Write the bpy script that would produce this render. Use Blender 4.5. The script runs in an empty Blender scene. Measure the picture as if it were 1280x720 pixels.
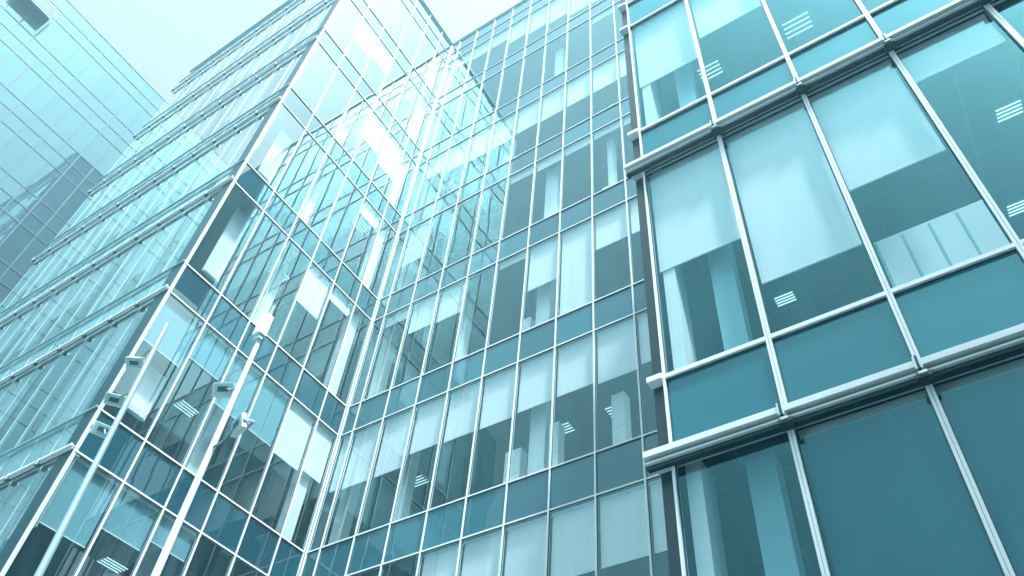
import bpy, bmesh, math, random
from mathutils import Vector, Matrix
random.seed(7)
C = bpy.context.scene.collection
G = 1.6                                   # eye height: the ground is z = 0, the camera stands at z = G

# ------------------------------------------------------------------ camera
cd = bpy.data.cameras.new('camera'); cam = bpy.data.objects.new('camera', cd); C.objects.link(cam)
CR = Matrix(((0.8527172722368004, 0.35204174593351245, 0.3859272765031188),
             (0.5209119428336467, -0.6282757393414633, -0.5778584110041258),
             (0.03903846106477661, 0.6937839753662677, -0.7191243244965866)))
cam.matrix_world = Matrix.Translation((0, 0, G)) @ CR.to_4x4()
cd.sensor_width = 36; cd.lens = 996.98/1280*36
cd.shift_x = -37.21/1280; cd.shift_y = 86.48/1280
cd.clip_start = 0.1; cd.clip_end = 3000
bpy.context.scene.camera = cam

# ------------------------------------------------------------------ sky, sun, exposure
SUN_EL, SUN_AZ = math.radians(62), math.radians(116)
w = bpy.data.worlds.new('World'); bpy.context.scene.world = w; w.use_nodes = True
nt = w.node_tree; nt.nodes.clear()
sky = nt.nodes.new('ShaderNodeTexSky'); sky.sky_type = 'NISHITA'; sky.sun_disc = False
sky.sun_elevation = SUN_EL; sky.sun_rotation = SUN_AZ
sky.altitude = 0; sky.air_density = 1.0; sky.dust_density = 9.0; sky.ozone_density = 1.0
tint = nt.nodes.new('ShaderNodeMix'); tint.data_type = 'RGBA'; tint.blend_type = 'MULTIPLY'
tint.inputs[0].default_value = 1.0; tint.inputs[7].default_value = (0.76, 0.92, 0.97, 1)
bg = nt.nodes.new('ShaderNodeBackground'); bg.inputs[1].default_value = 0.135
out = nt.nodes.new('ShaderNodeOutputWorld')
hs = nt.nodes.new('ShaderNodeHueSaturation'); hs.inputs['Saturation'].default_value = 0.25     # a thin even overcast: most of the blue is gone
nt.links.new(sky.outputs[0], hs.inputs['Color']); nt.links.new(hs.outputs[0], tint.inputs[6]); nt.links.new(tint.outputs[2], bg.inputs[0]); nt.links.new(bg.outputs[0], out.inputs[0])
sl = bpy.data.lights.new('sun', 'SUN'); sl.energy = 3.8; sl.angle = math.radians(5); sl.color = (0.92, 0.97, 1.0)
so = bpy.data.objects.new('sun', sl); C.objects.link(so)
sd = Vector((math.sin(SUN_AZ)*math.cos(SUN_EL), math.cos(SUN_AZ)*math.cos(SUN_EL), math.sin(SUN_EL)))
so.rotation_euler = sd.to_track_quat('Z', 'Y').to_euler(); so.location = (0, 0, 60)
vs = bpy.context.scene.view_settings
vs.view_transform = 'Standard'; vs.look = 'None'; vs.gamma = 1; vs.use_curve_mapping = False
vs.exposure = 1.45
cy = bpy.context.scene.cycles
cy.max_bounces = 10; cy.diffuse_bounces = 3; cy.glossy_bounces = 5; cy.transparent_max_bounces = 16; cy.transmission_bounces = 4
cy.caustics_reflective = False; cy.caustics_refractive = False
cy.use_denoising = True; cy.sample_clamp_indirect = 8

# ------------------------------------------------------------------ materials
def newmat(name):
    m = bpy.data.materials.new(name); m.use_nodes = True; m.node_tree.nodes.clear()
    o = m.node_tree.nodes.new('ShaderNodeOutputMaterial'); return m, m.node_tree, o
def paint(name, col, rough=0.5, metal=0.0, var=0.08, scale=3.0, spec=0.5):
    m, t, o = newmat(name)
    p = t.nodes.new('ShaderNodeBsdfPrincipled'); p.inputs['Roughness'].default_value = rough; p.inputs['Metallic'].default_value = metal
    p.inputs['Specular IOR Level'].default_value = spec
    tc = t.nodes.new('ShaderNodeTexCoord'); n = t.nodes.new('ShaderNodeTexNoise'); n.inputs['Scale'].default_value = scale; n.inputs['Detail'].default_value = 5
    t.links.new(tc.outputs['Object'], n.inputs['Vector'])
    mx = t.nodes.new('ShaderNodeMix'); mx.data_type = 'RGBA'
    mx.inputs[6].default_value = tuple(c*(1-var) for c in col)+(1,); mx.inputs[7].default_value = tuple(min(1, c*(1+var)) for c in col)+(1,)
    t.links.new(n.outputs['Fac'], mx.inputs[0]); t.links.new(mx.outputs[2], p.inputs['Base Color']); t.links.new(p.outputs[0], o.inputs[0])
    return m
def tiles(name, col, line):
    m, t, o = newmat(name); L = t.links.new
    p = t.nodes.new('ShaderNodeBsdfPrincipled'); p.inputs['Roughness'].default_value = 0.9
    tc = t.nodes.new('ShaderNodeTexCoord'); b = t.nodes.new('ShaderNodeTexBrick'); b.offset = 0; b.inputs['Scale'].default_value = 1
    b.inputs['Color1'].default_value = col+(1,); b.inputs['Color2'].default_value = tuple(c*1.12 for c in col)+(1,); b.inputs['Mortar'].default_value = line+(1,)
    b.inputs['Brick Width'].default_value = 0.6; b.inputs['Row Height'].default_value = 0.6; b.inputs['Mortar Size'].default_value = 0.012
    L(tc.outputs['Object'], b.inputs['Vector']); L(b.outputs['Color'], p.inputs['Base Color']); L(p.outputs[0], o.inputs[0]); return m
def emit(name, col, s):
    m, t, o = newmat(name); e = t.nodes.new('ShaderNodeEmission'); e.inputs[0].default_value = col+(1,); e.inputs[1].default_value = s
    t.links.new(e.outputs[0], o.inputs[0]); return m
def glassy(name, r0, trans=None, base=None, refl=(1, 1, 1), wave=0.0, wscale=0.35, rough=0.0, var=0.1, dirt=0.0, each=0.24):
    """coated facade glass: a mirror share that grows towards grazing angles, over a see-through or an opaque back"""
    m, t, o = newmat(name); L = t.links.new
    lw = t.nodes.new('ShaderNodeLayerWeight'); lw.inputs[0].default_value = 0.5
    pw = t.nodes.new('ShaderNodeMath'); pw.operation = 'POWER'; pw.inputs[1].default_value = 4.6
    ml = t.nodes.new('ShaderNodeMath'); ml.operation = 'MULTIPLY_ADD'; ml.inputs[1].default_value = 1-r0; ml.inputs[2].default_value = r0
    L(lw.outputs['Facing'], pw.inputs[0]); L(pw.outputs[0], ml.inputs[0])
    gl = t.nodes.new('ShaderNodeBsdfGlossy'); gl.inputs['Color'].default_value = refl+(1,); gl.inputs['Roughness'].default_value = rough
    if wave:
        tc = t.nodes.new('ShaderNodeTexCoord'); n = t.nodes.new('ShaderNodeTexNoise'); n.inputs['Scale'].default_value = wscale; n.inputs['Detail'].default_value = 1.0
        L(tc.outputs['Object'], n.inputs['Vector'])
        b = t.nodes.new('ShaderNodeBump'); b.inputs['Strength'].default_value = 1.0; b.inputs['Distance'].default_value = wave
        L(n.outputs['Fac'], b.inputs['Height']); L(b.outputs[0], gl.inputs['Normal'])
    if trans:
        bk = t.nodes.new('ShaderNodeBsdfTransparent'); bk.inputs[0].default_value = trans+(1,)
    else:
        bk = t.nodes.new('ShaderNodeBsdfDiffuse')
        tc2 = t.nodes.new('ShaderNodeTexCoord'); n2 = t.nodes.new('ShaderNodeTexNoise'); n2.inputs['Scale'].default_value = 0.8; n2.inputs['Detail'].default_value = 4
        L(tc2.outputs['Object'], n2.inputs['Vector'])
        mx = t.nodes.new('ShaderNodeMix'); mx.data_type = 'RGBA'
        mx.inputs[6].default_value = tuple(c*(1-var) for c in base)+(1,); mx.inputs[7].default_value = tuple(c*(1+var) for c in base)+(1,)
        L(n2.outputs['Fac'], mx.inputs[0])
        oi = t.nodes.new('ShaderNodeObjectInfo'); mr = t.nodes.new('ShaderNodeMapRange'); mr.inputs[3].default_value = 1-each; mr.inputs[4].default_value = 1+each
        hv = t.nodes.new('ShaderNodeHueSaturation'); L(oi.outputs['Random'], mr.inputs[0]); L(mr.outputs[0], hv.inputs['Value'])
        L(mx.outputs[2], hv.inputs['Color']); L(hv.outputs[0], bk.inputs[0])
    if dirt and trans:
        df = t.nodes.new('ShaderNodeBsdfDiffuse'); df.inputs[0].default_value = (0.12, 0.40, 0.46, 1)
        ms = t.nodes.new('ShaderNodeMixShader'); ms.inputs[0].default_value = dirt
        tcd = t.nodes.new('ShaderNodeTexCoord'); mp = t.nodes.new('ShaderNodeMapping'); mp.inputs['Scale'].default_value = (3.0, 3.0, 0.5)
        nd = t.nodes.new('ShaderNodeTexNoise'); nd.inputs['Scale'].default_value = 1.5; nd.inputs['Detail'].default_value = 6
        md = t.nodes.new('ShaderNodeMapRange'); md.inputs[1].default_value = 0.4; md.inputs[2].default_value = 0.75; md.inputs[3].default_value = dirt*0.3; md.inputs[4].default_value = dirt*3
        L(tcd.outputs['Object'], mp.inputs[0]); L(mp.outputs[0], nd.inputs['Vector']); L(nd.outputs['Fac'], md.inputs[0]); L(md.outputs[0], ms.inputs[0])
        L(bk.outputs[0], ms.inputs[1]); L(df.outputs[0], ms.inputs[2]); bk = ms
    mix = t.nodes.new('ShaderNodeMixShader')
    L(ml.outputs[0], mix.inputs[0]); L(bk.outputs[0], mix.inputs[1]); L(gl.outputs[0], mix.inputs[2]); L(mix.outputs[0], o.inputs[0])
    return m

M = dict(
    frame=paint('white_aluminium', (0.78, 0.84, 0.85), 0.35),
    steel=paint('pale_steel', (0.62, 0.72, 0.74), 0.3, 0.2),
    dark=paint('dark_metal', (0.008, 0.05, 0.065), 0.4),
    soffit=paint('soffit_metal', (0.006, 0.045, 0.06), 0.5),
    glass=glassy('window_glass', 0.16, trans=(0.84, 0.91, 0.93), wave=0.0020, refl=(0.8, 0.97, 1), dirt=0.03),
    glassA=glassy('bay_window_glass', 0.09, trans=(0.84, 0.92, 0.94), wave=0.0014, refl=(0.35, 0.86, 0.96), dirt=0.03),
    glassB=glassy('recess_window_glass', 0.13, trans=(0.86, 0.92, 0.94), wave=0.0016, refl=(0.55, 0.92, 0.98), dirt=0.03),
    spanB=glassy('recess_spandrel_glass', 0.10, base=(0.028, 0.12, 0.155), wave=0.0012, refl=(0.7, 0.94, 1)),
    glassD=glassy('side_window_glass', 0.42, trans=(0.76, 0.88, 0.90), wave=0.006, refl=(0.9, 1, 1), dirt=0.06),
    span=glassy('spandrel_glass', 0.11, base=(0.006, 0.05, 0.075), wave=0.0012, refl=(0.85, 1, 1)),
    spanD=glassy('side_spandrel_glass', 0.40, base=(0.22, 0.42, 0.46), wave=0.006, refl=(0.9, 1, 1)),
    spanA=glassy('bay_spandrel_glass', 0.09, base=(0.036, 0.155, 0.20), wave=0.001, refl=(0.4, 0.88, 0.96)),
    tower=glassy('tower_glass', 0.09, base=(0.042, 0.09, 0.115), wave=0.002, refl=(0.5, 0.85, 0.92), each=0.07),
    thin=paint('thin_bar_metal', (0.40, 0.55, 0.58), 0.4),
    gap=paint('gasket', (0.015, 0.08, 0.11), 0.6),
    polew=paint('white_pole_paint', (0.75, 0.82, 0.83), 0.35),
    joint=paint('joint_metal', (0.16, 0.34, 0.38), 0.4),
    blind=paint('blind_fabric', (0.82, 0.87, 0.88), 0.9, var=0.03, scale=1.0),
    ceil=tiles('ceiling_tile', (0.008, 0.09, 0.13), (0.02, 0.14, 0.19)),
    soft=paint('interior_plaster', (0.28, 0.52, 0.57), 0.8),
    blind_dim=paint('shaded_blind_fabric', (0.14, 0.32, 0.37), 0.9, var=0.05, scale=1.0),  # blind cloth darkened: the shade on the lower windows is put into its colour
    shade=paint('teal_shade_fabric', (0.006, 0.088, 0.135), 0.9, var=0.08, scale=0.6),
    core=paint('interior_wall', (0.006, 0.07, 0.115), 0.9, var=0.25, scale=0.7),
    white=paint('interior_white', (0.80, 0.88, 0.88), 0.7),
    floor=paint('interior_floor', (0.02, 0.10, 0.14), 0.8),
    lamp=emit('lit_tube', (0.6, 0.95, 1.0), 0.5),
    pole=paint('pole_paint', (0.24, 0.34, 0.36), 0.35),
    lens=paint('lamp_lens', (0.35, 0.55, 0.58), 0.15),
    roof=paint('roof_felt', (0.16, 0.22, 0.23), 0.9),
    base=paint('base_stone', (0.16, 0.28, 0.30), 0.7),
    ground=paint('paving', (0.14, 0.20, 0.21), 0.85, var=0.2, scale=0.5),
    slate=paint('facade_slate', (0.015, 0.06, 0.08), 0.6),
)

# ------------------------------------------------------------------ mesh helpers
class MB:
    def __init__(s): s.v = []; s.f = []; s.m = []; s.mats = []
    def mi(s, m):
        if m not in s.mats: s.mats.append(m)
        return s.mats.index(m)
    def hexa(s, pts, m):
        i = len(s.v); s.v += [tuple(p) for p in pts]; k = s.mi(m)
        for q in ((0, 3, 2, 1), (4, 5, 6, 7), (0, 1, 5, 4), (1, 2, 6, 5), (2, 3, 7, 6), (3, 0, 4, 7)):
            s.f.append(tuple(i+j for j in q)); s.m.append(k)
    def box(s, x0, x1, y0, y1, z0, z1, m):
        s.hexa([(x0, y0, z0), (x1, y0, z0), (x1, y1, z0), (x0, y1, z0), (x0, y0, z1), (x1, y0, z1), (x1, y1, z1), (x0, y1, z1)], m)
    def quad(s, pts, m):
        i = len(s.v); s.v += [tuple(p) for p in pts]; s.f.append((i, i+1, i+2, i+3)); s.m.append(s.mi(m))
    def tube(s, a, b, r0, r1, m, n=12, cap=True):
        a = Vector(a); b = Vector(b); d = (b-a).normalized(); u = d.orthogonal().normalized(); w_ = d.cross(u); i = len(s.v); k = s.mi(m)
        for p, r in ((a, r0), (b, r1)):
            for j in range(n):
                t = 2*math.pi*j/n; s.v.append(tuple(p+u*math.cos(t)*r+w_*math.sin(t)*r))
        for j in range(n): s.f.append((i+j, i+(j+1) % n, i+n+(j+1) % n, i+n+j)); s.m.append(k)
        if cap: s.f.append(tuple(i+n-1-j for j in range(n))); s.m.append(k); s.f.append(tuple(i+n+j for j in range(n))); s.m.append(k)
    def build(s, name, parent=None, loc=None, smooth=False):
        me = bpy.data.meshes.new(name); me.from_pydata(s.v, [], s.f)
        for m in s.mats: me.materials.append(M[m])
        me.polygons.foreach_set('material_index', s.m)
        if smooth: me.polygons.foreach_set('use_smooth', [True]*len(s.f))
        me.update(); o = bpy.data.objects.new(name, me); C.objects.link(o)
        if parent: o.parent = parent
        if loc is not None: o.location = loc
        return o
def thing(name, label, cat, loc=(0, 0, 0), rz=0, group=None):
    o = bpy.data.objects.new(name, None); C.objects.link(o); o.location = loc; o.rotation_euler = (0, 0, rz)
    o['label'] = label; o['category'] = cat
    if group: o['group'] = group
    return o
def structure(o): o['kind'] = 'structure'; return o
WP = {}                                            # world origin of each thing, so parts can be placed in world numbers
def put(mb, name, root, at=(0, 0, 0), kind=None):
    """build a part whose mesh is written round the world point `at`"""
    o = mb.build(name, root); o.location = Vector(at) - WP.get(root.name, Vector((0, 0, 0)))
    if kind: o['kind'] = kind
    return o

CRi = CR.transposed()
def screen(p):
    """only used to rank which repeats show largest when a kind has more than a hundred parts"""
    c = CRi @ (Vector(p)-Vector((0, 0, G)))
    if c.z > -0.5: return None
    return 0.529+0.779*c.x/-c.z, 0.62-1.385*c.y/-c.z, -c.z

# ------------------------------------------------------------------ facade cells
class Facade:
    """a flat run of cells: o = outside face origin, u = along, n = outward"""
    def __init__(s, root, o, u, n, glass, span, bw=0.045, jut=0.03, fmat='frame', gd=-0.02):
        s.gd = gd
        s.root = root; s.o = Vector(o); s.u = Vector(u); s.n = Vector(n); s.glass = glass; s.span = span; s.bw = bw; s.jut = jut; s.fmat = fmat
    def pt(s, a, z, d): return s.o + s.u*a + s.n*d + Vector((0, 0, z))
def bar(mb, F, a0, a1, z0, z1, d0, d1, m):
    P = F.pt
    pts = [P(a0, z0, d0), P(a1, z0, d0), P(a1, z0, d1), P(a0, z0, d1), P(a0, z1, d0), P(a1, z1, d0), P(a1, z1, d1), P(a0, z1, d1)]
    mb.hexa(pts, m)
def ring(mb, F, a0, a1, z0, z1, bw, bh, org):
    G_ = Facade(F.root, F.o-org, F.u, F.n, F.glass, F.span)
    g = 0.0015
    a0 += g; a1 -= g
    j = F.jut
    bar(mb, G_, a0, a0+bw/2, z0, z1, -0.06, j, F.fmat)
    bar(mb, G_, a1-bw/2, a1, z0, z1, -0.06, j, F.fmat)
    bar(mb, G_, a0+bw/2, a1-bw/2, z0, z0+bh/2, -0.06, j, F.fmat)
    bar(mb, G_, a0+bw/2, a1-bw/2, z1-bh/2, z1, -0.06, j, F.fmat)
    if F.gd < -0.01:                                                     # black gasket round the pane
        e = 0.007
        bar(mb, G_, a0+bw/2, a0+bw/2+e, z0+bh/2, z1-bh/2, -0.03, -0.006, 'gap'); bar(mb, G_, a1-bw/2-e, a1-bw/2, z0+bh/2, z1-bh/2, -0.03, -0.006, 'gap')
        bar(mb, G_, a0+bw/2+e, a1-bw/2-e, z0+bh/2, z0+bh/2+e, -0.03, -0.006, 'gap'); bar(mb, G_, a0+bw/2+e, a1-bw/2-e, z1-bh/2-e, z1-bh/2, -0.03, -0.006, 'gap')
def flat(mb, F, a0, a1, z0, z1, d, m, org):
    q = [F.pt(a0, z0, d)-org, F.pt(a1, z0, d)-org, F.pt(a1, z1, d)-org, F.pt(a0, z1, d)-org]
    q = [p + F.n*random.uniform(-1, 1)*(0.0025 if F.gd < -0.01 else 0.0009) for p in q]           # every pane sits a little out of true
    if (q[1]-q[0]).cross(q[2]-q[1]).dot(F.n) < 0: q.reverse()
    mb.quad(q, m)
CELLS = []
def cell(F, kind, a0, a1, z0, z1, blind=None, bw=None, bh=None, name=None, bm=None):
    CELLS.append(dict(bm=bm, F=F, kind=kind, a0=a0, a1=a1, z0=z0+G, z1=z1+G, blind=blind, bw=bw or F.bw, bh=bh or F.bw, name=name or kind))
def cell_geo(c, mbs, org):
    F = c['F']; k = c['kind']; bw = c['bw']; bh = c['bh']
    ring(mbs[0], F, c['a0'], c['a1'], c['z0'], c['z1'], bw, bh, org)
    i0, i1, j0, j1 = c['a0']+bw/2, c['a1']-bw/2, c['z0']+bh/2, c['z1']-bh/2
    flat(mbs[1], F, i0, i1, j0, j1, F.gd, F.glass if k == 'window' else F.span, org)
    if c['blind']:
        G_ = Facade(F.root, F.o-org, F.u, F.n, None, None)
        zb = j1-(j1-j0)*c['blind']
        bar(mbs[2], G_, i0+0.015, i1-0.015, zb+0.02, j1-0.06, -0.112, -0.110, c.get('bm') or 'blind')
        bar(mbs[2], G_, i0+0.015, i1-0.015, zb, zb+0.02, -0.118, -0.104, 'frame')
        bar(mbs[2], G_, i0+0.01, i1-0.01, j1-0.06, j1-0.002, -0.14, -0.085, 'frame')
def flush():
    by = {}
    for c in CELLS: by.setdefault((c['F'].root.name, c['name']), []).append(c)
    for (rn, nm), L in by.items():
        def score(c):
            F = c['F']; q = screen(F.pt((c['a0']+c['a1'])/2, (c['z0']+c['z1'])/2, 0))
            if not q: return 1e9
            ok = -0.06 < q[0] < 1.06 and -0.1 < q[1] < 1.1
            return (0 if ok else 1e6) + q[2]
        L.sort(key=score)
        for c in L[:100]:
            F = c['F']; org = F.pt(c['a0'], c['z0'], 0)
            a, b, d = MB(), MB(), MB(); cell_geo(c, (a, b, d), org)
            o = put(a, c['name'], F.root, org)
            b.build('pane' if c['kind'] == 'window' else 'glass_panel', o)
            if d.v: d.build('roller_blind', o)
        rest = L[100:]
        if rest:
            a = MB(); F = rest[0]['F']; org = F.pt(rest[0]['a0'], rest[0]['z0'], 0)
            for c in rest: cell_geo(c, (a, a, a), org)
            put(a, nm, F.root, org, 'stuff')

# ------------------------------------------------------------------ thin city haze: far, high floors fade, near ones stay clear
def haze(x0, x1, y0, y1, z0, z1, dens):
    m, t, o = newmat('haze_air'); v = t.nodes.new('ShaderNodeVolumePrincipled')
    v.inputs['Color'].default_value = (0.52, 0.90, 1.0, 1); v.inputs['Density'].default_value = dens; v.inputs['Anisotropy'].default_value = 0.35
    t.links.new(v.outputs[0], o.inputs['Volume']); M['haze'] = m
    b = MB(); b.box(x0, x1, y0, y1, z0, z1, 'haze'); ob_ = b.build('haze'); ob_['kind'] = 'stuff'; return ob_
haze(-60, 60, -60, 40, -1.0, 46, 0.0042)

# ------------------------------------------------------------------ measured lattice (z relative to the camera)
H, HS, ZT4 = 4.3492, 0.9718, 13.8106
zt = lambda k: ZT4+(4-k)*H
zb = lambda k: zt(k)-HS
YB, XC, X0, W = 10.184, -12.774, -4.52, 0.975
YC = [10.184, 9.415, 8.514, 7.616, 6.715, 5.80, 4.765]
YD = 4.765; XD = -24.5; ROOF = 36.65; XW = -2.02; YA = 4.81

# ------------------------------------------------------------------ ground
g = MB(); g.quad([(-400, -400, 0), (400, -400, 0), (400, 400, 0), (-400, 400, 0)], 'ground'); structure(g.build('ground'))

def root_at(o, name, label, cat, loc):
    r = thing(name, label, cat, loc); WP[r.name] = Vector(loc); return r

# ================================================================== corner wing (faces C and D)
cw = root_at(None, 'office_wing', 'tall glass office wing with sharp outer corner and a finned ledge at every floor', 'building', (XC, YD, 0))
FC = Facade(cw, (XC, 10.184, 0), (0, -1, 0), (1, 0, 0), 'glass', 'span', 0.030, 0.012)
FD = Facade(cw, (XC, YD, 0), (-1, 0, 0), (0, -1, 0), 'glassD', 'spanD', 0.014, 0.004, 'thin', -0.001)
CB = {(4, 5): .407, (4, 4): .291, (4, 3): .454, (4, 2): .453, (4, 1): .475, (4, 0): .44, (5, 5): .403, (5, 4): .267, (5, 3): .187, (3, 2): .454, (3, 1): .154,
      (6, 5): .5, (6, 4): .3, (2, 1): .2, (1, 2): .5, (2, 4): None, (1, 1): .6, (0, 3): .4, (0, 4): .5}
ca = [10.184-y for y in YC]
for k in range(-2, 7):
    for i in range(6):
        a0, a1 = ca[i], ca[i+1]
        if i == 0: a0 += 0.05
        if k >= -1: cell(FC, 'spandrel', a0, a1, zb(k), zt(k))
        z1 = zb(k); z0 = zt(k+1)
        if k >= -1: cell(FC, 'window', a0, a1, z0, z1, CB.get((k, i)), bm='blind_dim' if (k >= 4 and i >= 2) else None)
for i in range(6):
    cell(FC, 'spandrel', ca[i]+(0.05 if i == 0 else 0), ca[i+1], zt(-1), ROOF, name='parapet_panel')
nD = 13; dw = (XC-XD)/nD
for k in range(-1, 7):
    for i in range(nD):
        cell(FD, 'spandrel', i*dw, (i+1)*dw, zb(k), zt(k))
        r = random.random(); bl = round(random.uniform(.35, .97), 2) if r < .65 else None
        cell(FD, 'window', i*dw, (i+1)*dw, zt(k+1), zb(k), bl)
for i in range(nD): cell(FD, 'spandrel', i*dw, (i+1)*dw, zt(-1), 36.0, name='parapet_panel')
# ledges on D: double blades with brackets and a dark underside
def ledge(root, xa, xb, y, z, big=False, brk=(), name='ledge'):
    """sunshade ledge running along x from xa to xb on a wall at y that faces -y"""
    z += G
    s = 0.9 if big else 0.72
    m = MB(); at = Vector((xa, y, z))
    def b(x0, x1, y0, y1, z0, z1, mt): m.box(x0-xa, x1-xa, y0-y, y1-y, z0-z, z1-z, mt)
    d = 0.16*s
    b(xa, xb, y-d, y-d+0.03, z+0.015, z+0.082*s, 'frame')           # upper fascia
    b(xa, xb, y-d+0.03, y-0.035, z+0.02, z+0.035, 'frame')           # deck
    b(xa, xb, y-d+0.035, y-d+0.065, z-0.036*s, z-0.012, 'frame')     # lower blade
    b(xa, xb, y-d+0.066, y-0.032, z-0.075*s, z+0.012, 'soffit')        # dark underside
    o = put(m, name, root, at)
    for x in brk:
        q = MB()
        q.box(-0.035, -0.022, -d-0.012, -d+0.05, -0.02, 0.11*s, 'steel'); q.box(-0.018, -0.004, -d-0.015, -d+0.05, -0.025, 0.115*s, 'dark')
        q.box(0.0, 0.014, -d-0.012, -d+0.05, -0.02, 0.11*s, 'steel')
        q.box(-0.05, 0.05, -d+0.01, -0.03, -0.095*s, -0.05*s, 'dark')
        q.box(-0.03, 0.03, -d-0.006, -d+0.03, -0.07*s, -0.045*s, 'steel')
        c = q.build('bracket', o); c.location = (x-xa, 0, 0)
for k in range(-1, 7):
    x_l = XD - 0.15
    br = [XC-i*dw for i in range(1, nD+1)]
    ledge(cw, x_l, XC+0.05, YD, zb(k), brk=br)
    m = MB(); m.box(0, (XC+0.03)-x_l, -0.05, 0.0, -0.02, 0.02, 'joint'); put(m, 'transom', cw, (x_l, YD-0.022, zt(k)+G))
# corner post, inner-corner post, roof, slabs, core
m = MB(); m.box(-0.36, -0.005, -0.03, 0.0, 0, zb(-1)-zt(7), 'dark'); m.box(-0.004, 0.012, -0.008, 0.003, 0, zb(-1)-zt(7), 'frame'); put(m, 'corner_post', cw, (XC+0.0, YD-0.005, zt(7)+G))
m = MB(); m.box(0.0, 0.04, -0.04, 0.0, 0, ROOF-zt(7), 'frame'); m.box(0.04, 0.052, -0.052, -0.04, 0, ROOF-zt(7), 'gap'); put(m, 'inner_corner_post', cw, (XC+0.0, YB-0.0, zt(7)+G))
m = MB(); m.box(XD-XC, 0, 0, 14, -0.12, 0.03, 'roof'); m.box(XD-XC, 0.08, -0.05, 0.1, 0.031, 0.10, 'joint'); m.box(-0.1, 0.08, 0.101, 5.38, 0.031, 0.08, 'joint'); put(m, 'roof', cw, (XC, YD, ROOF+G-0.08))
for k in range(-1, 7):
    m = MB()
    z0 = zb(k)+0.06
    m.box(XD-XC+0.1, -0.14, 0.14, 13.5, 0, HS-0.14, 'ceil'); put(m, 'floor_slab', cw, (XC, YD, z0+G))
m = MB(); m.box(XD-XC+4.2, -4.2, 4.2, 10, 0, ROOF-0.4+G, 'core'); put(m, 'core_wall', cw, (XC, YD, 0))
m = MB(); m.box(0, 0.3, 0, 14, 0, 29.2+G, 'slate'); m.box(0, 0.3, 0, 14, 29.2+G, ROOF-0.2+G, 'frame'); put(m, 'end_wall', cw, (XD-0.0, YD+0.02, 0))
m = MB(); m.box(XD-XC, 0, 0, 0.2, 0, zt(7)+G, 'base'); m.box(-0.2, 0, 0.2, 5.4, 0, zt(7)+G, 'base'); put(m, 'base_wall', cw, (XC, YD, 0))
# interior columns by the glass of C and white wall panels
for (x, y, k0, k1) in ((-13.15, 9.75, -1, 6), (-13.6, 7.3, 1, 6), (-16.0, 5.3, -1, 6), (-19.5, 5.3, -1, 6), (-22.8, 5.3, -1, 6)):
    for k in range(k0, k1+1):
        m = MB(); m.box(-0.14, 0.14, -0.14, 0.14, 0, zb(k)+0.05-zt(k+1)+0.1, 'white'); put(m, 'interior_column', cw, (x, y, zt(k+1)+G-0.1))

# ================================================================== recessed wing (face B)
bwg = root_at(None, 'office_wing', 'recessed middle glass facade with plain white grid, roller blinds and flat roofline against white sky', 'building', (XC, YB, 0))
XR = XW+0.05
FB = Facade(bwg, (X0, YB, 0), (-1, 0, 0), (0, -1, 0), 'glassB', 'spanB', 0.031, 0.012)
BB = {(5, 1): .419, (5, 0): .42, (5, -1): .42, (5, 2): .45, (5, 3): .45, (5, 4): .6, (4, -1): .428, (4, 0): .454, (4, 1): .43, (4, 2): .435, (4, 3): .452, (4, 4): .446, (4, 5): .433, (4, 6): .522, (4, 7): .52, (4, 8): .5,
      (3, -1): .4, (3, 0): .397, (3, 1): .995, (3, 2): .517, (3, 3): .07, (3, 5): .384, (3, 6): .366, (3, 7): .128, (2, 7): .578, (2, 0): .08, (2, 1): .1, (2, 2): .12, (2, 3): .1, (2, -1): .1,
      (1, -1): .47, (1, 0): .474, (1, 1): .472, (1, 2): .479, (1, 3): .46, (1, 4): .5, (1, 5): .497, (1, 6): .45, (1, 7): .376, (-1, 0): .8, (-1, 1): .774, (-1, 2): .632, (-1, 3): .568, (-1, 4): .497, (-1, 5): .3, (-1, 6): .3, (-1, 7): .25, (0, 0): .1}
edges = [XR-X0] + [W*2*0-W*j for j in (1,)]
cols = []                                     # (index, a0, a1) with a measured leftwards from X0
cols.append((-3, -2.48, -1.95)); cols.append((-2, -1.95, -W)); cols.append((-1, -W, 0))
for i in range(8): cols.append((i, i*W, (i+1)*W))
cols.append((8, 8*W, X0-XC-0.045))
for k in range(-1, 7):
    for i, a0, a1 in cols:
        cell(FB, 'spandrel', a0, a1, zb(k), zt(k))
        cell(FB, 'window', a0, a1, zt(k+1), zb(k), BB.get((k, i)))
for i, a0, a1 in cols: cell(FB, 'spandrel', a0, a1, zt(-1), ROOF, name='parapet_panel')
WD = XR-XC
m = MB(); m.box(0, WD+12, 0, 9, -0.12, 0.0, 'roof'); m.box(0, WD, -0.05, 0.1, 0.001, 0.07, 'joint'); put(m, 'roof', bwg, (XC, YB, ROOF+G))
for k in range(-1, 7):
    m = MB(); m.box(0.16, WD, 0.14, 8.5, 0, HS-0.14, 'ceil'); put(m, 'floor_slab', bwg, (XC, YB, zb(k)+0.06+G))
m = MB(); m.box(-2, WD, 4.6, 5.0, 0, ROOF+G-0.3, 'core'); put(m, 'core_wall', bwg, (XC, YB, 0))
m = MB(); m.box(0, WD, 0, 0.2, 0, zt(7)+G, 'base'); put(m, 'base_wall', bwg, (XC, YB, 0))
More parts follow.
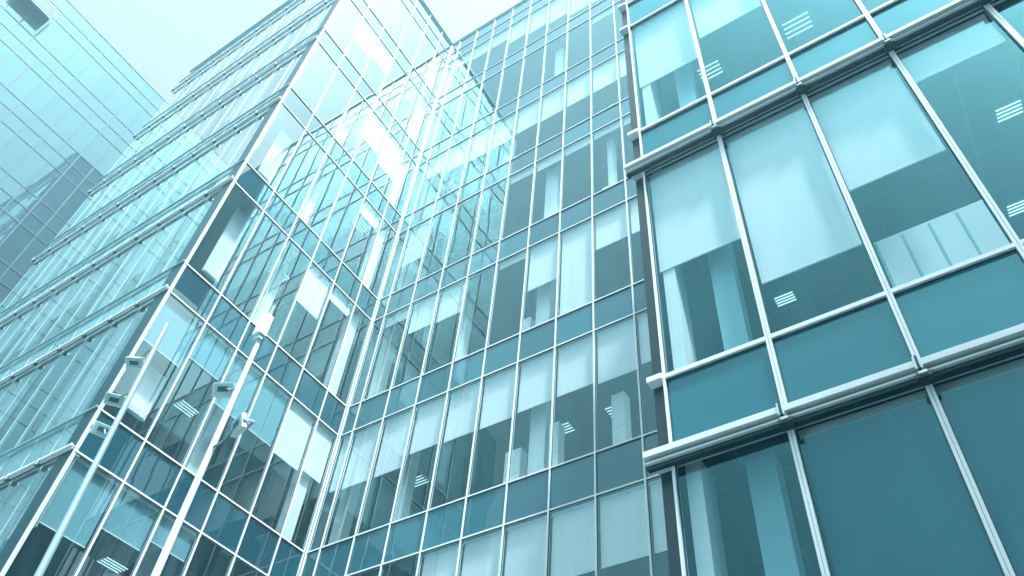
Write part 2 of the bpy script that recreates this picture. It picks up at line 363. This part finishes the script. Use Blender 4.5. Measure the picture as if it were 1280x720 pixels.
def item(name, k, c0, c1, f0, f1, d=0.45, t=0.25, mat='white'):
    """office fittings behind the glass of the recessed wing, by bay and by height share of the storey"""
    xa, xb = X0-c1*W, X0-c0*W; zlo, zhi = zt(k+1), zb(k)
    m = MB(); m.box(0, xb-xa, 0, t, 0, (zhi-zlo)*(f1-f0), mat)
    if name == 'cabinet':
        m.box(0.02, xb-xa-0.02, -0.012, 0.0, 0.05, (zhi-zlo)*(f1-f0)*0.48, 'white'); m.box(0.02, xb-xa-0.02, -0.012, 0.0, (zhi-zlo)*(f1-f0)*0.52, (zhi-zlo)*(f1-f0)-0.03, 'white')
    put(m, name, bwg, (xa, YB+d, zlo+(zhi-zlo)*f0+G-0.1))
for a in (('interior_column', 4, 2.45, 2.85, 0, 1.03), ('cabinet', 4, 2.12, 2.35, 0, .5), ('cabinet', 4, .55, .85, 0, .55), ('cabinet', 4, 3.05, 3.45, 0, .4), ('cabinet', 3, 3.05, 3.32, 0, .35), ('interior_column', 3, 2.5, 2.9, 0, 1.03),
          ('cabinet', 2, 3.05, 3.4, 0, .25), ('interior_column', 2, 2.42, 2.85, 0, 1.03), ('interior_column', 2, .55, .72, 0, 1.03), ('cabinet', 2, .6, .92, 0, .3), ('cabinet', 1, .4, .6, 0, .35),
          ('interior_column', 0, 2.45, 2.8, 0, 1.03), ('cabinet', 3, 2.05, 2.2, 0, .3), ('interior_column', 1, 4.4, 4.7, 0, 1.03), ('interior_column', 4, 6.2, 6.5, 0, 1.03), ('interior_column', 3, 5.2, 5.4, 0, 1.03), ('interior_column', 5, 6.2, 6.5, 0, 1.03),
          ('cabinet', 1, 2.2, 2.7, 0, .2), ('cabinet', 1, 1.3, 1.8, 0, .18), ('interior_column', 3, 8.0, 8.35, 0, 1.03), ('interior_column', 2, 8.0, 8.35, 0, 1.03), ('interior_column', 1, 8.0, 8.35, 0, 1.03), ('interior_column', 4, 8.0, 8.35, 0, 1.03), ('interior_column', 5, 8.0, 8.35, 0, 1.03)):
    item(*a)

# ================================================================== near bay (face A)
aw = root_at(None, 'office_wing', 'nearest glass facade at the right with large panes and heavy white double ledges', 'building', (XW, YA, 0))
FA = Facade(aw, (XW, YA, 0), (1, 0, 0), (0, -1, 0), 'glassA', 'spanA', 0.046, 0.018)
AX = [0.125, 1.105, 2.105, 3.06, 4.01, 4.97, 5.93, 6.9]
AL = [(0.2, 0.9), (4.09, 5.05), (8.57, 9.54), (12.95, 13.93), (17.33, 18.3)]     # ledge height, spandrel top
AB = {(1, 1): .99, (1, 2): .99, (1, 3): .99, (2, 0): .54, (2, 1): .77, (2, 2): .54, (2, 3): .18, (3, 0): .59, (3, 1): .43}
for r, (lo, hi) in enumerate(AL):
    for i in range(7):
        cell(FA, 'spandrel', AX[i], AX[i+1], lo, hi)
        if r > 0: cell(FA, 'window', AX[i], AX[i+1], AL[r-1][1], lo, AB.get((r, i)), bm='shade' if r == 1 else None)
    if r < 3 and r > 0:
        ledge(aw, XW-0.06, XW+7, YA, lo, True, [XW+x for x in AX[1:]])
m = MB(); m.box(0, 0.12, 0.06, 0.5, 0, 18.3+G, 'dark'); put(m, 'corner_post', aw, (XW, YA, 0))
for lo, hi in AL[1:]:
    for z in (hi, lo):
        m = MB(); m.box(-0.02, 0.124, -0.045, 0.06, -0.03, 0.03, 'frame'); put(m, 'transom_end', aw, (XW, YA, z+G))
for r, (lo, hi) in enumerate(AL):
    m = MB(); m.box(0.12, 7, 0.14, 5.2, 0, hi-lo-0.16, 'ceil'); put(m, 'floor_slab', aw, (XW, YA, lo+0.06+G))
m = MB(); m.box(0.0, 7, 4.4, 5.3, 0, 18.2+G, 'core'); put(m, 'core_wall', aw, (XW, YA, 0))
m = MB(); m.box(0.0, 7, 0.0, 5.3, 0, 0.12, 'roof'); put(m, 'roof', aw, (XW, YA, 18.3+G))
m = MB(); m.box(0.004, 0.06, 0.5, 5.35, 0, 18.3+G, 'slate'); put(m, 'return_wall', aw, (XW, YA, 0))
m = MB(); m.box(0.1, 7, 0.002, 0.2, 0, 0.2+G, 'base'); put(m, 'base_wall', aw, (XW, YA, 0))
for r in (1, 2, 3):
    lo, hi = AL[r-1][1], AL[r][0]
    m = MB(); m.box(0, 0.13, 0, 0.3, 0, hi-lo+0.2, 'white'); put(m, 'interior_column', aw, (XW+0.19, YA+0.12, lo+G-0.1))
    m = MB(); m.box(0, 0.24, 0, 0.2, 0, hi-lo+0.2, 'soft'); put(m, 'interior_column', aw, (XW+0.62, YA+0.35, lo+G-0.1))

# ceiling lights: four lit tubes in a louvre tray, on the ceilings the photo shows them on
for z, hgt in ((14.6, 2.75), (19.0, 2.4), (10.2, 1.2)):
    m = MB(); m.box(0, 0.06, 0, 0.45, 0, hgt, 'white'); m.box(0.061, 0.075, 0.02, 0.43, 0.03, hgt-0.03, 'frame'); put(m, 'wall_panel', cw, (-13.36, 5.39, z+G))
t_ = MB(); t_.box(0, 0.95, 0, 0.35, 0, 0.03, 'soft'); t_.box(0, 0.95, 0.32, 0.35, 0.03, 0.95, 'soft')
for j in range(5): t_.box(j*0.2325, j*0.2325+0.02, 0, 0.32, 0.03, 0.92, 'soft')
t_.box(0, 0.95, 0, 0.35, 0.92, 0.95, 'white')
for j in range(4): t_.box(j*0.2325+0.022, j*0.2325+0.23, 0.0, 0.015, 0.03, 0.92, 'white')
put(t_, 'cabinet', aw, (0.14, 5.15, 5.15+G))
def ceiling_light(root, x, y, z, along='x', k=1.0):
    m = MB(); 
    for j in range(4):
        d = (j-1.5)*0.10*k
        if along == 'x': m.box(-0.26*k, 0.26*k, d-0.009*k, d+0.009*k, -0.02, 0.0, 'lamp')
        else: m.box(d-0.009*k, d+0.009*k, -0.26*k, 0.26*k, -0.02, 0.0, 'lamp')
    put(m, 'ceiling_light', root, (x, y, z+0.035+G))
for x, y in ((-7.75, 12.69), (-6.23, 12.7), (-12.2, 12.64)): ceiling_light(bwg, x, y, zb(4))
ceiling_light(bwg, -5.67, 11.3, zb(5))
for x in (-10.89, -12.3): ceiling_light(bwg, x, 11.5, zb(1))
for x, y, k in ((-15.44, 7.57, 4), (-13.95, 7.54, 3), (-15.42, 7.6, 5), (-13.62, 9.3, 2)): ceiling_light(cw, x, y, zb(k), 'y')
for x, y, z, k in ((.43, 6.15, 12.95, .8), (-1.06, 6.15, 12.95, .7), (-1.1, 7.6, 8.57, .5), (2.0, 6.2, 8.57, .5), (1.88, 7.6, 8.57, .5)): ceiling_light(aw, x, y, z, k=k)
m = MB(); m.box(0, 0.05, 0, 0.05, -0.07, 0, 'gap'); m.box(-0.06, -0.03, -0.03, 0.0, -0.05, 0, 'gap'); put(m, 'ceiling_sensor', aw, (1.28, 5.32, 8.57+0.05+G))

# ================================================================== far tower (E)
XE = -28.8
tw = root_at(None, 'office_tower', 'far smooth glass tower at the left with fine dark joints and a dark vent', 'building', (XE, 14, 0))
FE = Facade(tw, (XE, 14, 0), (0, -1, 0), (1, 0, 0), 'tower', 'tower', 0.045, 0.004, 'gap')
zs = []
z = 39.38
zlist = [39.38, 38.4, 37.63]
b0 = 37.63
while b0 > 3:
    zlist += [b0-2.06, b0-2.06-0.86, b0-3.75]; b0 -= 3.75
yk0 = -0.224
ks = range(-23, 19)
for j in range(len(zlist)-1):
    z1, z0 = zlist[j], zlist[j+1]
    tall = (z1-z0) > 1.5
    for q in ks:
        a0 = 14-(yk0+0.75*(q+1)-0.0); a1 = a0+0.75
        cell(FE, 'window' if tall else 'spandrel', a0, a1, z0, z1, None, name='window' if tall else 'band_panel')
m = MB(); m.box(-14, -0.07, -30.6, 1, 0, 39.3+G, 'tower'); put(m, 'core_wall', tw, (XE, 14, 0))
m = MB(); m.box(-14, 0, -30.7, 1, 0, 0.1, 'roof'); put(m, 'roof', tw, (XE, 14, 39.4+G))
m = MB()
m.box(0.0, 0.5, -1.55, -0.0, 0, 0.95, 'dark')
for j in range(6): m.box(0.5, 0.53, -1.5, -0.05, 0.05+j*0.15, 0.11+j*0.15, 'joint')
put(m, 'vent_box', tw, (XE+0.02, -0.36+0.0, 36.65+G))

# ================================================================== plain block added out of view on the right to shade the foot of the near facade
nb = root_at(None, 'added_shade_block', 'plain dark block added out of view beyond the right edge to shade the lowest panes', 'building', (12, -28, 0))
m = MB(); m.box(0, 12, 0, 27, 0, 31+G, 'base'); put(m, 'wall', nb, (12, -28, 0))
m = MB(); m.box(-0.15, 12.15, -0.15, 27.15, 0, 0.5, 'slate'); put(m, 'roof', nb, (12, -28, 31+G))
FN = Facade(nb, (12, -28, 0), (0, 1, 0), (-1, 0, 0), 'glassB', 'span', 0.1, 0.08)
for r in range(7):
    for i in range(6): cell(FN, 'spandrel', 1.2+i*4.3, 4.0+i*4.3, r*4.3, r*4.3+2.4, name='window')
# ================================================================== lamp posts
def floodlight(px, py, pz, dx, dy, dz, rz, tilt, label, grp):
    """head carried by a bent arm; px.. is where the arm leaves the post"""
    t = thing('floodlight', label, 'floodlight', (px, py, pz), 0, grp)
    a = MB(); a.tube((0, 0, 0), (dx*0.5, dy*0.5, dz*0.2), 0.014, 0.014, 'pole', 8); a.tube((dx*0.5, dy*0.5, dz*0.2), (dx*0.8, dy*0.8, dz*0.9), 0.014, 0.014, 'pole', 8)
    a.build('arm', t)
    h = MB(); h.box(-0.12, 0.12, -0.025, 0.025, -0.08, 0.08, 'polew'); h.box(-0.105, 0.105, -0.032, -0.025, -0.065, 0.065, 'lens'); h.box(-0.06, 0.06, -0.036, -0.032, -0.03, 0.03, 'gap')
    for j in range(6): h.box(-0.105+j*0.04, -0.097+j*0.04, 0.025, 0.05, -0.07, 0.07, 'pole')
    h.box(-0.135, -0.123, -0.012, 0.09, -0.015, 0.015, 'pole'); h.box(0.123, 0.135, -0.012, 0.09, -0.015, 0.015, 'pole'); h.box(-0.135, 0.135, 0.09, 0.1, -0.015, 0.015, 'pole')
    ho = h.build('lamp_head', t, (dx, dy, dz)); ho.rotation_euler = (tilt, 0, rz); ho.scale = (1.15, 1.15, 1.15)
    return t
def post(bx, by, tx, ty, tz, r0, r1, label, pm='pole'):
    p = thing('lamp_post', label, 'lamp post', (bx, by, 0))
    m = MB(); m.tube((0, 0, 0.02), (tx-bx, ty-by, tz), r0, r1, pm, 20); m.build('pole', p, smooth=False)
    b = MB(); b.tube((0, 0, 0), (0, 0, 0.03), r0*2.2, r0*2.2, 'pole', 20); b.tube((0, 0, 0.03), (0, 0, 0.3), r0*1.4, r0*1.25, 'pole', 20); b.build('base', p)
    return p
def on(bx, by, tx, ty, tz, z): t = z/tz; return bx+(tx-bx)*t, by+(ty-by)*t, z
P1 = (-7.26, 4.0, -7.16, 4.0, 7.95+G)
p1 = post(*P1, 0.056, 0.030, 'pale lamp post with a junction box and a thin rod at its top', 'polew')
m = MB(); m.box(-0.08, 0.08, -0.05, 0.05, -0.19, 0.19, 'polew'); m.box(-0.065, 0.065, -0.06, -0.05, -0.17, 0.17, 'frame'); m.box(-0.06, 0.06, -0.03, 0.03, -0.26, -0.21, 'steel'); m.build('junction_box', p1, (P1[2]-P1[0], -0.03, 7.82+G))
m = MB(); m.tube((0, 0, 0), (0.0, 0, 0.28), 0.022, 0.02, 'pole', 10); m.build('rod', p1, (P1[2]-P1[0], 0, 8.0+G))
P2 = (-9.2, 4.0, -10.06, 4.0, 9.5+G)
p2 = post(*P2, 0.058, 0.036, 'slightly leaning white lamp post nearest the outer corner, carrying three floodlights')
fl = []
x, y, z = on(*P1, 6.72+G); floodlight(x, y, z, -0.30, 0, 0.10, 0.5, 0.5, 'small flat floodlight on the left side of the post with the junction box', 'floodlights on the posts')
x, y, z = on(*P1, 5.75+G); floodlight(x, y, z, 0.36, 0, 0.20, -0.3, 0.3, 'white boxy floodlight on the right side of the post with the junction box', 'floodlights on the posts')
x, y, z = on(*P2, 8.95+G); floodlight(x, y, z, -0.38, 0, -0.18, 0.6, 0.9, 'slim floodlight edge-on, topmost of the three on the leaning post', 'floodlights on the posts')
x, y, z = on(*P2, 7.95+G); floodlight(x, y, z, -0.42, 0, 0.0, 0.9, 0.7, 'broad white floodlight, middle one of the three on the leaning post', 'floodlights on the posts')
x, y, z = on(*P2, 7.1+G); floodlight(x, y, z, -0.32, 0, 0.18, 1.2, 0.4, 'folded thin-framed floodlight, lowest of the three on the leaning post', 'floodlights on the posts')

flush()
